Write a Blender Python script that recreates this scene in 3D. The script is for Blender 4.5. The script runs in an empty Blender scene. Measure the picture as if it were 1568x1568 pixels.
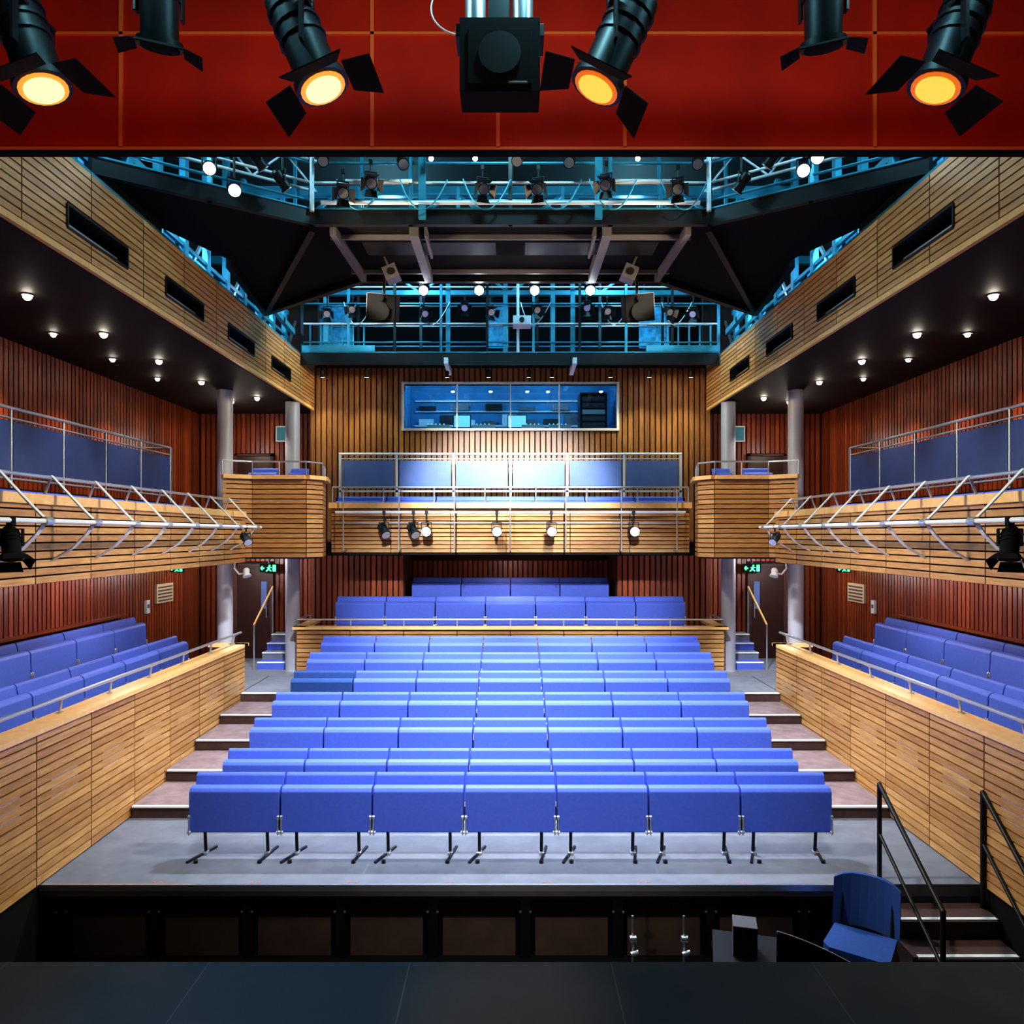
import bpy, bmesh, math, random
from mathutils import Vector, Matrix
random.seed(4)
ZO=3.5   # eye height above stalls floor; all z below are relative to eye level
sc=bpy.context.scene
for attr,val in (('view_transform','Standard'),('look','Medium High Contrast')):
    try: setattr(sc.view_settings,attr,val)
    except Exception as e: print(e)

# ---------------------------------------------------------------- materials
def newmat(name):
    m=bpy.data.materials.new(name); m.use_nodes=True
    nt=m.node_tree; b=nt.nodes['Principled BSDF']
    return m,nt,b
def plain(name,col,rough=0.5,metal=0.0,noise=0.0,nscale=8,spec=0.5,bump=0.0):
    m,nt,b=newmat(name)
    b.inputs['Base Color'].default_value=(*col,1)
    b.inputs['Roughness'].default_value=rough
    b.inputs['Metallic'].default_value=metal
    b.inputs['Specular IOR Level'].default_value=spec
    if noise>0 or bump>0:
        tc=nt.nodes.new('ShaderNodeTexCoord'); n=nt.nodes.new('ShaderNodeTexNoise')
        n.inputs['Scale'].default_value=nscale; n.inputs['Detail'].default_value=6
        nt.links.new(tc.outputs['Object'],n.inputs['Vector'])
        r=nt.nodes.new('ShaderNodeValToRGB')
        r.color_ramp.elements[0].position=0.3; r.color_ramp.elements[1].position=0.7
        r.color_ramp.elements[0].color=(*[c*(1-noise) for c in col],1)
        r.color_ramp.elements[1].color=(*[min(1,c*(1+noise)) for c in col],1)
        nt.links.new(n.outputs['Fac'],r.inputs['Fac']); nt.links.new(r.outputs['Color'],b.inputs['Base Color'])
        if bump>0:
            bp=nt.nodes.new('ShaderNodeBump'); bp.inputs['Strength'].default_value=bump
            nt.links.new(n.outputs['Fac'],bp.inputs['Height']); nt.links.new(bp.outputs['Normal'],b.inputs['Normal'])
    return m
def wood(name,c1,c2,scale=(1,1,1),rough=0.4,grain=0.25):
    m,nt,b=newmat(name)
    g=nt.nodes.new('ShaderNodeNewGeometry')
    r=nt.nodes.new('ShaderNodeValToRGB')
    r.color_ramp.elements[0].color=(*c1,1); r.color_ramp.elements[1].color=(*c2,1)
    nt.links.new(g.outputs['Random Per Island'],r.inputs['Fac'])
    tc=nt.nodes.new('ShaderNodeTexCoord'); mp=nt.nodes.new('ShaderNodeMapping')
    mp.inputs['Scale'].default_value=scale
    n=nt.nodes.new('ShaderNodeTexNoise'); n.inputs['Scale'].default_value=4; n.inputs['Detail'].default_value=8
    nt.links.new(tc.outputs['Object'],mp.inputs['Vector']); nt.links.new(mp.outputs['Vector'],n.inputs['Vector'])
    r2=nt.nodes.new('ShaderNodeValToRGB')
    r2.color_ramp.elements[0].position=0.3; r2.color_ramp.elements[1].position=0.7
    r2.color_ramp.elements[0].color=(1-grain*1.6,1-grain*2,1-grain*2.2,1); r2.color_ramp.elements[1].color=(1,1,1,1)
    nt.links.new(n.outputs['Fac'],r2.inputs['Fac'])
    mx=nt.nodes.new('ShaderNodeMix'); mx.data_type='RGBA'; mx.blend_type='MULTIPLY'; mx.inputs[0].default_value=1
    nt.links.new(r.outputs['Color'],mx.inputs[6]); nt.links.new(r2.outputs['Color'],mx.inputs[7])
    nt.links.new(mx.outputs[2],b.inputs['Base Color'])
    b.inputs['Roughness'].default_value=rough
    return m
def emis(name,col,s):
    m,nt,b=newmat(name)
    b.inputs['Base Color'].default_value=(0,0,0,1)
    b.inputs['Emission Color'].default_value=(*col,1); b.inputs['Emission Strength'].default_value=s
    return m

M_HONEY=wood('honey_oak',(0.46,0.245,0.095),(0.66,0.39,0.155),(1.2,1.2,14),0.34,0.22)
M_LEDGE=wood('ledge_oak',(0.82,0.50,0.20),(0.88,0.56,0.24),(3,3,3),0.32,0.10)
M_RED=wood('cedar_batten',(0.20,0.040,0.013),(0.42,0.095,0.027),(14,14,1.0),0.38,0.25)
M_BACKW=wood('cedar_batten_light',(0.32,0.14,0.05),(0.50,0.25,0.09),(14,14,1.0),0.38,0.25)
M_GAP=plain('shadow_gap',(0.012,0.006,0.004),0.9)
M_GAPR=plain('shadow_gap_red',(0.030,0.008,0.005),0.9)
M_SEAT=plain('blue_fabric',(0.082,0.140,0.60),0.55,0,0.05,30,0.3)
M_SEAT2=plain('navy_fabric',(0.025,0.07,0.25),0.7,0,0.08,30,0.3)
M_BLACK=plain('black_metal',(0.012,0.012,0.014),0.45,0.3)
M_MATT=plain('matt_black',(0.005,0.005,0.005),0.9,spec=0.2)
M_STEEL=plain('steel',(0.6,0.62,0.65),0.3,0.8)
M_WHITE=plain('white_paint',(0.75,0.77,0.8),0.35)
M_TEAL=plain('cyan_lit_steelwork',(0.05,0.27,0.38),0.35,0.3,0.15,4)  # cyan of the grid lights put into the steel colour; notice face shares it
M_GREY=plain('grey_paint',(0.13,0.12,0.14),0.5,0,0.1,4)
M_COL=plain('column_paint',(0.34,0.34,0.40),0.45,0,0.05,3)
M_FLOOR=plain('grey_carpet',(0.165,0.175,0.215),0.85,0,0.12,5,0.3,0.05)
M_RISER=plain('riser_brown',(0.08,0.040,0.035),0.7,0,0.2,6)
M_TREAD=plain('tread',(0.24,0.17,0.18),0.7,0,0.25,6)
M_NOSE=plain('nosing_white',(0.85,0.85,0.85),0.5)
M_HEAD=plain('red_header',(0.60,0.016,0.004),0.6,0,0.18,1.6,0.15)
M_TRIM=plain('red_trim',(1.0,0.13,0.03),0.5,0,0,1,0.2)
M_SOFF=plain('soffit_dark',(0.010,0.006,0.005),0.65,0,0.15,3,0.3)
M_PANEL=plain('screen_panel',(0.14,0.22,0.50),0.30,0,0.06,5)
M_PANELD=plain('screen_panel_dark',(0.035,0.06,0.16),0.28,0,0.1,5)
M_FOIL=plain('blue_foil',(0.12,0.42,0.66),0.3,0.5,0.45,9,0.5,0.9)
M_CONTROL=plain('control_room_blue',(0.04,0.22,0.42),0.7,0,0.2,3)
M_PIT=plain('pit_panel',(0.10,0.062,0.045),0.7,0,0.2,4)
M_DOOR=plain('door_dark',(0.05,0.018,0.012),0.4,0,0.1,3)
M_BEIGE=plain('beige_plate',(0.55,0.42,0.25),0.6)
E_WHITE=emis('lens_white',(0.9,0.96,1.0),25)
E_DOWN=emis('downlight_glow',(1,0.90,0.76),45)
E_WARM=emis('lens_warm',(1,0.66,0.22),2.2)
E_WARMR=emis('lens_warm_rim',(1,0.36,0.04),1.0)
E_AMBER=emis('lens_amber',(1,0.50,0.06),1.2)
E_AMBERR=emis('lens_amber_rim',(1,0.20,0.01),0.7)
E_GREEN=emis('exit_green',(0.03,1.0,0.22),6)
E_CYAN=emis('monitor_cyan',(0.25,0.75,1),1.3)

M_STAGE,nt,b=newmat('stage_ply')
tc=nt.nodes.new('ShaderNodeTexCoord'); br=nt.nodes.new('ShaderNodeTexBrick')
br.offset=0.0
br.inputs['Scale'].default_value=1.0; br.inputs['Brick Width'].default_value=1.22; br.inputs['Row Height'].default_value=2.4
br.inputs['Mortar Size'].default_value=0.003; br.inputs['Mortar'].default_value=(0.05,0.055,0.06,1)
br.inputs['Color1'].default_value=(0.011,0.018,0.023,1); br.inputs['Color2'].default_value=(0.009,0.015,0.019,1)
mp=nt.nodes.new('ShaderNodeMapping'); mp.inputs['Location'].default_value=(0.61,0.4,0)
nt.links.new(tc.outputs['Object'],mp.inputs['Vector']); nt.links.new(mp.outputs['Vector'],br.inputs['Vector'])
nz=nt.nodes.new('ShaderNodeTexNoise'); nz.inputs['Scale'].default_value=2.5; nz.inputs['Detail'].default_value=8
mr=nt.nodes.new('ShaderNodeMapRange'); mr.inputs[3].default_value=0.4; mr.inputs[4].default_value=0.7
nt.links.new(tc.outputs['Object'],nz.inputs['Vector']); nt.links.new(nz.outputs['Fac'],mr.inputs[0]); nt.links.new(mr.outputs[0],b.inputs['Roughness'])
nt.links.new(br.outputs['Color'],b.inputs['Base Color']); b.inputs['Specular IOR Level'].default_value=0.2

M_GLASS=bpy.data.materials.new('window_glass'); M_GLASS.use_nodes=True; nt=M_GLASS.node_tree
for n in list(nt.nodes): nt.nodes.remove(n)
o=nt.nodes.new('ShaderNodeOutputMaterial'); ms=nt.nodes.new('ShaderNodeMixShader'); t=nt.nodes.new('ShaderNodeBsdfTransparent'); g=nt.nodes.new('ShaderNodeBsdfGlossy')
g.inputs['Roughness'].default_value=0.0; t.inputs['Color'].default_value=(0.8,0.95,1,1); ms.inputs[0].default_value=0.15
nt.links.new(t.outputs[0],ms.inputs[1]); nt.links.new(g.outputs[0],ms.inputs[2]); nt.links.new(ms.outputs[0],o.inputs[0])

# ---------------------------------------------------------------- mesh builder
class MB:
    def __init__(s):
        s.v=[]; s.f=[]; s.mi=[]; s.sm=[]; s.mats=[]; s.M=Matrix.Identity(4)
    def m(s,mat):
        if mat not in s.mats: s.mats.append(mat)
        return s.mats.index(mat)
    def add(s,vs,fs,mat,smooth=False):
        o=len(s.v)
        for p in vs: s.v.append(s.M@Vector(p))
        k=s.m(mat)
        for f in fs:
            s.f.append([i+o for i in f]); s.mi.append(k); s.sm.append(smooth)
    def box(s,x0,x1,y0,y1,z0,z1,mat):
        if x0>x1:x0,x1=x1,x0
        if y0>y1:y0,y1=y1,y0
        if z0>z1:z0,z1=z1,z0
        vs=[(x,y,z) for z in (z0,z1) for y in (y0,y1) for x in (x0,x1)]
        s.add(vs,[(0,2,3,1),(4,5,7,6),(0,1,5,4),(1,3,7,5),(3,2,6,7),(2,0,4,6)],mat)
    def beam(s,p0,p1,w,h,mat,up=(0,0,1)):
        p0=Vector(p0);p1=Vector(p1);d=(p1-p0).normalized();u=Vector(up)
        if abs(d.dot(u))>0.99:u=Vector((0,1,0))
        sd=d.cross(u).normalized(); u=sd.cross(d)
        vs=[]
        for p in (p0,p1):
            for a,b in ((-1,-1),(1,-1),(1,1),(-1,1)): vs.append(p+sd*a*w/2+u*b*h/2)
        s.add(vs,[(3,2,1,0),(4,5,6,7),(0,1,5,4),(1,2,6,5),(2,3,7,6),(3,0,4,7)],mat)
    def cyl(s,p0,p1,r,mat,seg=10,r2=None):
        p0=Vector(p0);p1=Vector(p1);d=(p1-p0).normalized();u=Vector((0,0,1))
        if abs(d.dot(u))>0.95:u=Vector((0,1,0))
        a=d.cross(u).normalized();b=a.cross(d)
        if r2 is None:r2=r
        vs=[]
        for p,rr in ((p0,r),(p1,r2)):
            for i in range(seg):
                t=2*math.pi*i/seg; vs.append(p+a*math.cos(t)*rr+b*math.sin(t)*rr)
        s.add(vs,[(i,(i+1)%seg,seg+(i+1)%seg,seg+i) for i in range(seg)],mat,True)
        s.add(vs[:seg],[tuple(range(seg))],mat); s.add(vs[seg:],[tuple(range(seg-1,-1,-1))],mat)
    def pipe(s,pts,r,mat,seg=8):
        for a,b in zip(pts[:-1],pts[1:]): s.cyl(a,b,r,mat,seg)
    def slab(s,pts,t,mat,nrm=None):
        pts=[Vector(p) for p in pts]
        n=Vector(nrm) if nrm else (pts[1]-pts[0]).cross(pts[2]-pts[0]).normalized()
        k=len(pts); vs=pts+[p+n*t for p in pts]
        s.add(vs,[tuple(range(k-1,-1,-1)),tuple(range(k,2*k))]+[(i,(i+1)%k,k+(i+1)%k,k+i) for i in range(k)],mat)
    def sphere(s,c,r,mat,seg=12,ring=7):
        c=Vector(c);vs=[];fs=[]
        for j in range(ring+1):
            ph=math.pi*j/ring
            for i in range(seg):
                t=2*math.pi*i/seg; vs.append(c+Vector((math.sin(ph)*math.cos(t),math.sin(ph)*math.sin(t),math.cos(ph)))*r)
        for j in range(ring):
            for i in range(seg):
                fs.append((j*seg+i,(j+1)*seg+i,(j+1)*seg+(i+1)%seg,j*seg+(i+1)%seg))
        s.add(vs,fs,mat,True)
    def done(s,name,bevel=0,parent=None):
        me=bpy.data.meshes.new(name)
        c=Vector((0,0,0))
        if s.v:
            lo=Vector([min(v[i] for v in s.v) for i in range(3)]); hi=Vector([max(v[i] for v in s.v) for i in range(3)])
            c=Vector(((lo.x+hi.x)/2,(lo.y+hi.y)/2,lo.z))
        me.from_pydata([v-c for v in s.v],[],s.f)
        for m in s.mats: me.materials.append(m)
        for p,k,sm in zip(me.polygons,s.mi,s.sm): p.material_index=k; p.use_smooth=sm
        me.update()
        bm=bmesh.new(); bm.from_mesh(me); bmesh.ops.recalc_face_normals(bm,faces=bm.faces); bm.to_mesh(me); bm.free()
        ob=bpy.data.objects.new(name,me); sc.collection.objects.link(ob); ob.location=c+Vector((0,0,ZO))
        if bevel>0:
            mo=ob.modifiers.new('bevel','BEVEL'); mo.width=bevel; mo.segments=2; mo.limit_method='ANGLE'
        return ob

def hslats(mb,p0,p1,z0,z1,pitch=0.09,h=0.066,t=0.03,mat=None,seg=1.0,skip=None):
    mat=mat or M_HONEY
    p0=Vector((*p0,0));p1=Vector((*p1,0));L=(p1-p0).length;d=(p1-p0)/L
    n=max(1,round((z1-z0)/pitch)); pt=(z1-z0)/n
    ns=max(1,round(L/seg)); sl=L/ns
    for i in range(n):
        zc=z0+pt*(i+0.5)
        for k in range(ns):
            a=k*sl+0.008;b=(k+1)*sl-0.008
            parts=[(a,b)]
            if skip:
                for (s0,s1,za,zb) in skip:
                    if za<zc<zb:
                        np_=[]
                        for (u,v) in parts:
                            if s1<=u or s0>=v: np_.append((u,v))
                            else:
                                if s0>u+0.01:np_.append((u,s0))
                                if s1<v-0.01:np_.append((s1,v))
                        parts=np_
            for (u,v) in parts:
                q0=p0+d*u;q1=p0+d*v;q0.z=q1.z=zc
                mb.beam(q0,q1,t,h*pt/pitch,mat)
def vbattens(mb,p0,p1,z0,z1,nrm,pitch=0.115,w=0.082,t=0.035,mat=None):
    mat=mat or M_RED
    p0=Vector((*p0,0));p1=Vector((*p1,0));L=(p1-p0).length;d=(p1-p0)/L;n=max(1,round(L/pitch));pt=L/n
    nn=Vector((*nrm,0))
    for i in range(n):
        c=p0+d*(pt*(i+0.5))
        a=c-d*w/2;b=c+d*w/2
        mb.slab([(a.x,a.y,z0),(b.x,b.y,z0),(b.x,b.y,z1),(a.x,a.y,z1)],t,mat,nrm=nn)

# ---------------------------------------------------------------- floors
F=MB()
F.box(-4.7,4.7,7.42,9.15,-3.62,-3.5,M_FLOOR)
F.box(-4.7,3.69,7.40,7.43,-3.56,-3.497,M_STEEL)
for i in range(8):
    for dx in (-0.05,0.02): F.box(-3.55+i*0.98+dx,-3.55+i*0.98+dx+0.025,7.46,7.475,-3.5,-3.498,M_TRIM)
F.done('floor')
for k in range(1,6):
    S=MB()
    y0=9.15+0.93*(k-1); z=-3.5+0.15*k
    y1=y0+0.93 if k<5 else 14.4
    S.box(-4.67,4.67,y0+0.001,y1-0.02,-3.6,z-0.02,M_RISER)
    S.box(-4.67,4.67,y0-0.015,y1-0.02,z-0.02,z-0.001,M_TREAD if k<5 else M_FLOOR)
    for s in (-1,1): S.box(s*4.66,s*3.52,y0-0.02,y0+0.03,z-0.018,z+0.0,M_NOSE)
    S.done('floor_step')
L=MB()
L.box(-6.9,6.9,14.4,17.6,-2.9,-2.75,M_FLOOR)
for s in (-1,1): L.box(s*6.9,s*4.7,13.1,14.4,-2.9,-2.75,M_FLOOR)
L.done('floor_rear')
P=MB(); P.box(-7,7,4.5,7.6,-4.4,-4.25,M_MATT); P.done('floor_pit')
ST=MB(); ST.box(-7,7,-2.0,4.51,-2.75,-2.6,M_STAGE); ST.box(-7,7,4.3,4.5,-4.25,-2.75,M_MATT); ST.done('stage_floor')

pf=MB()
pf.box(-4.7,3.68,7.5,7.6,-4.25,-3.62,M_MATT)
pf.box(-4.7,3.68,7.43,7.5,-3.66,-3.62,M_BLACK)
for i in range(10):
    x=-4.5+0.93*i
    if x>3.6: break
    pf.box(x-0.05,x+0.05,7.44,7.5,-4.25,-3.62,M_BLACK)
    if i>0 and x<3.6: pf.box(x-0.83,x-0.1,7.47,7.5,-4.24,-3.86,M_PIT)
    for dx in (-0.06,0.04): pf.box(x+dx,x+dx+0.02,7.425,7.44,-3.79,-3.775,M_STEEL)
pf.done('wall_pit')
for sx in (-1,1):
    w=MB(); w.box(sx*4.72,sx*4.9,4.5,7.6,-4.25,-3.52,M_MATT); w.done('wall_pit_left' if sx<0 else 'wall_pit_right')

ps=MB()
for i in range(3):
    z=-3.5-0.1875*(i+1)
    y1=7.42-0.3*i
    ps.box(3.7,4.68,y1-0.3,y1,-4.25,z-0.02,M_RISER); ps.box(3.7,4.68,y1-0.32,y1,z-0.02,z,M_RISER)
    ps.box(3.74,4.66,y1-0.325,y1-0.28,z-0.02,z+0.004,M_NOSE)
ps.done('pit_steps')
for xx,yy in ((3.76,7.56),(4.66,7.32)):
    h=MB()
    zf=-3.5 if yy>7.42 else -3.687
    a=Vector((xx,yy,-2.55)); bq=Vector((xx,6.45,-3.28))
    h.pipe([(xx,yy,zf),a,bq,(xx,6.45,-4.25)],0.024,M_BLACK)
    h.pipe([(xx,yy,-3.05),(xx,6.45,-3.78)],0.018,M_BLACK)
    h.sphere(a,0.026,M_BLACK);h.sphere(bq,0.026,M_BLACK)
    h.done('stair_handrail')

# ---------------------------------------------------------------- theatre seat rows
def seatrow(name,cx,cy,fz,n,w=1.0,yaw=0,dark=None,legs=True):
    b=MB(); b.M=Matrix.Translation((cx,cy,fz))@Matrix.Rotation(yaw,4,'Z')
    for i in range(n):
        x0=-n*w/2+i*w+0.010; x1=x0+w-0.020
        mt=M_SEAT2 if (dark is not None and i in dark) else M_SEAT
        prof=[(0.13,0.38),(0.19,0.38),(0.29,0.79),(0.292,0.825),(0.27,0.845),(0.245,0.842),(0.225,0.82)]
        k=len(prof)
        vs=[(x0,p[0],p[1]) for p in prof]+[(x1,p[0],p[1]) for p in prof]
        b.add(vs,[tuple(range(k)),tuple(range(2*k-1,k-1,-1))]+[(j,(j+1)%k,k+(j+1)%k,k+j) for j in range(k)],mt)
        prof=[(0.02,0.27),(0.09,0.25),(0.15,0.30),(0.17,0.72),(0.15,0.745),(0.10,0.75),(0.06,0.735),(0.035,0.70)]
        k=len(prof)
        vs=[(x0,p[0],p[1]) for p in prof]+[(x1,p[0],p[1]) for p in prof]
        b.add(vs,[tuple(range(k)),tuple(range(2*k-1,k-1,-1))]+[(j,(j+1)%k,k+(j+1)%k,k+j) for j in range(k)],mt)
        b.box(x0+0.02,x1-0.02,0.16,0.20,0.40,0.70,M_MATT)
        for xe in (x0+0.008,x1-0.008):
            b.box(xe-0.008,xe+0.008,0.0,0.06,0.24,0.42,M_STEEL)
            b.cyl((xe-0.012,0.03,0.43),(xe+0.012,0.03,0.43),0.024,M_STEEL,8)
            b.cyl((xe-0.018,0.03,0.27),(xe+0.018,0.03,0.27),0.02,M_STEEL,8)
        if legs:
            b.cyl((x0+0.05,0.1,0.3),(x1-0.05,0.1,0.3),0.02,M_BLACK,8)
            for xe,sg in ((x0+0.15,-1),(x1-0.15,1)):
                b.beam((xe,0.12,0.02),(xe,0.09,0.34),0.035,0.02,M_BLACK)
                b.beam((xe-0.10*(1 if sg<0 else 0.2),-0.14,0.012),(xe+0.06,0.28,0.012),0.03,0.024,M_BLACK)
                b.cyl((xe-0.01,-0.12,0.0),(xe-0.01,-0.12,0.03),0.024,M_BLACK,8)
                b.box(xe-0.03,xe+0.03,0.07,0.15,0.0,0.03,M_STEEL)
    return b.done(name,bevel=0.008)
for r in range(7):
    fz=-3.5 if r<2 else -3.5+0.15*(r-1)
    seatrow('theatre_seat_row',0,8.02+0.93*r,fz,7,dark=[0] if r==4 else None)
PT=MB()
PT.box(-4.06,4.06,14.52,15.2,-2.75,-2.35,M_FLOOR)
PT.box(-4.06,4.06,15.2,15.9,-2.75,-2.15,M_FLOOR)
PT.box(-2.2,2.2,15.9,17.3,-2.75,-1.8,M_FLOOR)
PT.done('floor_parterre')
seatrow('theatre_seat_row',0,15.35,-2.15,7,w=1.04,legs=True)
seatrow('theatre_seat_row',0,16.15,-1.80,4,w=1.08,legs=True)

pp=MB()
def ledge(mb,p0,p1,z,w=0.24,t=0.05,mat=None):
    mb.beam((*p0,z),(*p1,z),w,t,mat or M_LEDGE)
hslats(pp,(-4.15,14.42),(4.15,14.42),-2.74,-1.86,0.085,0.068,seg=1.04)
pp.box(-4.13,4.13,14.45,14.5,-2.75,-1.86,M_GAP)
for s in (-1,1):
    hslats(pp,(s*4.15,14.44),(s*4.15,15.6),-2.74,-1.86,0.085,0.068)
    pp.box(s*4.08,s*4.13,14.5,15.6,-2.75,-1.86,M_GAP)
    ledge(pp,(s*4.1,14.36),(s*4.1,15.6),-1.82)
ledge(pp,(-4.22,14.46),(4.22,14.46),-1.82)
pp.done('parterre_parapet')
def railing(name,pts,zb,zt,r=0.018,post=1.04,mat=None):
    b=MB(); mat=mat or M_STEEL
    for a,c in zip(pts[:-1],pts[1:]):
        a=Vector((*a,0));c=Vector((*c,0));Ld=(c-a).length
        n=max(1,round(Ld/post))
        b.cyl((a.x,a.y,zt),(c.x,c.y,zt),r,mat)
        for i in range(n+1):
            q=a+(c-a)*i/n
            b.cyl((q.x,q.y,zb),(q.x,q.y,zt),r*0.8,mat,8)
            b.cyl((q.x,q.y,zb),(q.x,q.y,zb+0.01),r*2,mat,8)
    return b.done(name)
railing('parterre_rail',[(-4.15,15.4),(-4.15,14.46),(4.15,14.46),(4.15,15.4)],-1.795,-1.66)

# ---------------------------------------------------------------- per-side construction
for s in (-1,1):
    side='left' if s<0 else 'right'
    X=lambda v:s*v
    b=MB()
    b.box(X(4.73),X(4.85),5.3,13.1,-3.5,-1.98,M_GAP)
    hslats(b,(X(4.70),5.42),(X(4.70),13.1),-3.49,-1.98,0.089,0.072,0.03,seg=0.96)
    hslats(b,(X(4.72),13.12),(X(5.3),13.12),-2.74,-1.98,0.089,0.072,0.03)
    for i in range(8): b.box(X(4.695),X(4.73),5.42+0.96*i+0.25,5.42+0.96*i+0.72,-2.70,-2.50,M_STEEL)
    b.done('wall_%s_box'%side)
    b=MB(); ledge(b,(X(4.80),5.3),(X(4.80),13.16),-1.955,0.30); b.beam((X(4.65),13.1,-1.955),(X(5.3),13.1,-1.955),0.2,0.05,M_LEDGE); b.done('trim_box_ledge_%s'%side)
    b=MB()
    b.cyl((X(4.72),5.4,-1.72),(X(4.72),13.0,-1.72),0.02,M_STEEL)
    y=6.0
    while y<13.05:
        b.pipe([(X(4.86),y,-1.94),(X(4.84),y,-1.78),(X(4.72),y,-1.72)],0.014,M_STEEL)
        b.cyl((X(4.86),y,-1.93),(X(4.86),y,-1.915),0.035,M_STEEL)
        y+=1.0
    b.done('box_handrail')
    b=MB(); b.box(X(4.85),X(6.9),5.3,13.1,-2.75,-2.6,M_FLOOR); b.box(X(6.15),X(6.9),5.3,13.1,-2.6,-2.3,M_FLOOR); b.done('floor_box_%s'%side)
    yaw=math.pi/2 if s<0 else -math.pi/2
    seatrow('theatre_seat_row',X(5.55),9.2,-2.6,7,w=1.05,yaw=yaw,legs=False)
    seatrow('theatre_seat_row',X(6.38),9.4,-2.3,7,w=1.05,yaw=yaw,legs=False)
    b=MB()
    b.box(X(6.95),X(7.1),5.0,17.6,-4.2,6.5,M_GAPR)
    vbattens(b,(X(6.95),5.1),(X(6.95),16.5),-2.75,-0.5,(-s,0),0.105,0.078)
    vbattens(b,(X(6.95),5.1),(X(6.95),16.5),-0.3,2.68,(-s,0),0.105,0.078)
    b.done('wall_%s'%side)
    b=MB(); b.box(X(6.82),X(6.915),6,13.2,-1.46,-1.42,M_RED); b.done('trim_seat_ledge_%s'%side)
    b=MB()
    b.box(X(4.82),X(6.9),5.3,13.0,-0.5,-0.35,M_SOFF)
    b.box(X(5.95),X(6.9),5.3,13.3,-0.35,0.55,M_SOFF)
    b.done('gallery_floor_%s'%side)
    b=MB(); b.box(X(5.55),X(6.9),13.3,16.4,-0.45,-0.32,M_SOFF); b.done('landing_floor_%s'%side)
    b=MB()
    b.box(X(4.74),X(4.80),5.3,13.1,-0.5,0.34,M_GAP)
    hslats(b,(X(4.71),5.4),(X(4.71),13.15),-0.5,0.33,0.083,0.066,0.03,seg=1.0)
    b.beam((X(4.80),5.4,0.35),(X(4.80),13.1,0.35),0.28,0.10,M_LEDGE)
    b.done('gallery_parapet_%s'%side)
    seatrow('theatre_seat_row',X(5.3),9.2,-0.35,7,w=1.05,yaw=yaw,legs=False)
    b=MB()
    b.cyl((X(4.24),5.6,0.12),(X(4.24),12.6,0.12),0.024,M_WHITE,10)
    b.cyl((X(4.70),5.6,0.58),(X(4.70),12.9,0.58),0.018,M_STEEL,8)
    y=6.0
    while y<12.7:
        up=[(4.70,0.60),(4.55,0.44),(4.36,0.24),(4.25,0.13)]
        dn=[(4.25,0.13),(4.34,0.0),(4.48,-0.14),(4.68,-0.26)]
        for pts,ww in ((up,0.045),(dn,0.06)):
            for a,c in zip(pts[:-1],pts[1:]): b.beam((X(a[0]),y,a[1]),(X(c[0]),y,c[1]),ww,0.012,M_WHITE)
        b.cyl((X(4.78),y,0.38),(X(4.70),y,0.60),0.014,M_STEEL,8)
        b.cyl((X(4.24),y-0.05,0.12),(X(4.24),y+0.05,0.12),0.04,M_STEEL,10)
        y+=0.8
    b.done('gallery_lighting_bar')
    b=MB(); xs=X(5.93)
    b.cyl((xs,6.7,1.5),(xs,12.95,1.5),0.022,M_STEEL)
    b.cyl((xs,6.7,1.38),(xs,12.95,1.38),0.014,M_STEEL)
    b.cyl((xs,6.7,0.66),(xs,12.95,0.66),0.016,M_STEEL)
    y=6.75
    while y<13.0:
        b.cyl((xs,y,0.55),(xs,y,1.5),0.018,M_STEEL,8)
        if y+1.03<13.0: b.box(xs-0.01,xs+0.01,y+0.03,y+1.0,0.70,1.34,M_PANELD)
        y+=1.03
    b.box(xs-0.01,xs+0.01,12.97,12.99,0.55,1.5,M_STEEL)
    b.cyl((xs,12.95,1.5),(X(6.5),12.95,1.5),0.02,M_STEEL)
    b.done('gallery_screen')
    slots=[(y0-5.3,y0+1.1-5.3,2.9,3.12) for y0 in (7.0,9.0,11.0,13.0)]
    b=MB()
    hslats(b,(X(4.20),5.3),(X(4.20),15.85),2.70,3.6,0.075,0.060,0.03,seg=1.05,skip=slots)
    b.box(X(4.19),X(4.24),5.3,15.85,2.64,2.70,M_LEDGE)
    ys=[5.3]+[v for y0 in (7.0,9.0,11.0,13.0) for v in (y0,y0+1.1)]+[15.85]
    b.box(X(4.22),X(4.30),5.3,15.85,2.66,2.9,M_GAP); b.box(X(4.22),X(4.30),5.3,15.85,3.12,3.6,M_GAP)
    for a,c in zip(ys[::2],ys[1::2]): b.box(X(4.22),X(4.30),a,c,2.9,3.12,M_GAP)
    for y0 in (7.0,9.0,11.0,13.0):
        b.box(X(4.45),X(4.5),y0-0.1,y0+1.2,2.8,3.2,M_MATT)
        for zz in (2.9,3.12): b.box(X(4.17),X(4.45),y0,y0+1.1,zz-0.012,zz+0.012,M_BLACK)
        for yy in (y0,y0+1.1): b.box(X(4.17),X(4.45),yy-0.012,yy+0.012,2.9,3.12,M_BLACK)
        b.cyl((X(4.3),y0,3.0),(X(4.3),y0+1.1,3.0),0.02,M_STEEL)
    b.done('upper_parapet_%s'%side)
    b=MB(); b.box(X(4.3),X(6.95),5.3,16.5,2.68,2.75,M_SOFF); b.done('ceiling_soffit_%s'%side)
    b=MB()
    b.beam((X(4.45),5.3,3.75),(X(4.45),15.8,3.75),0.1,0.12,M_TEAL)
    b.beam((X(4.75),5.3,4.7),(X(4.75),15.8,4.7),0.08,0.1,M_TEAL)
    b.beam((X(4.75),5.3,4.2),(X(4.75),15.8,4.2),0.05,0.06,M_TEAL)
    y=6.0;i=0
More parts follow.
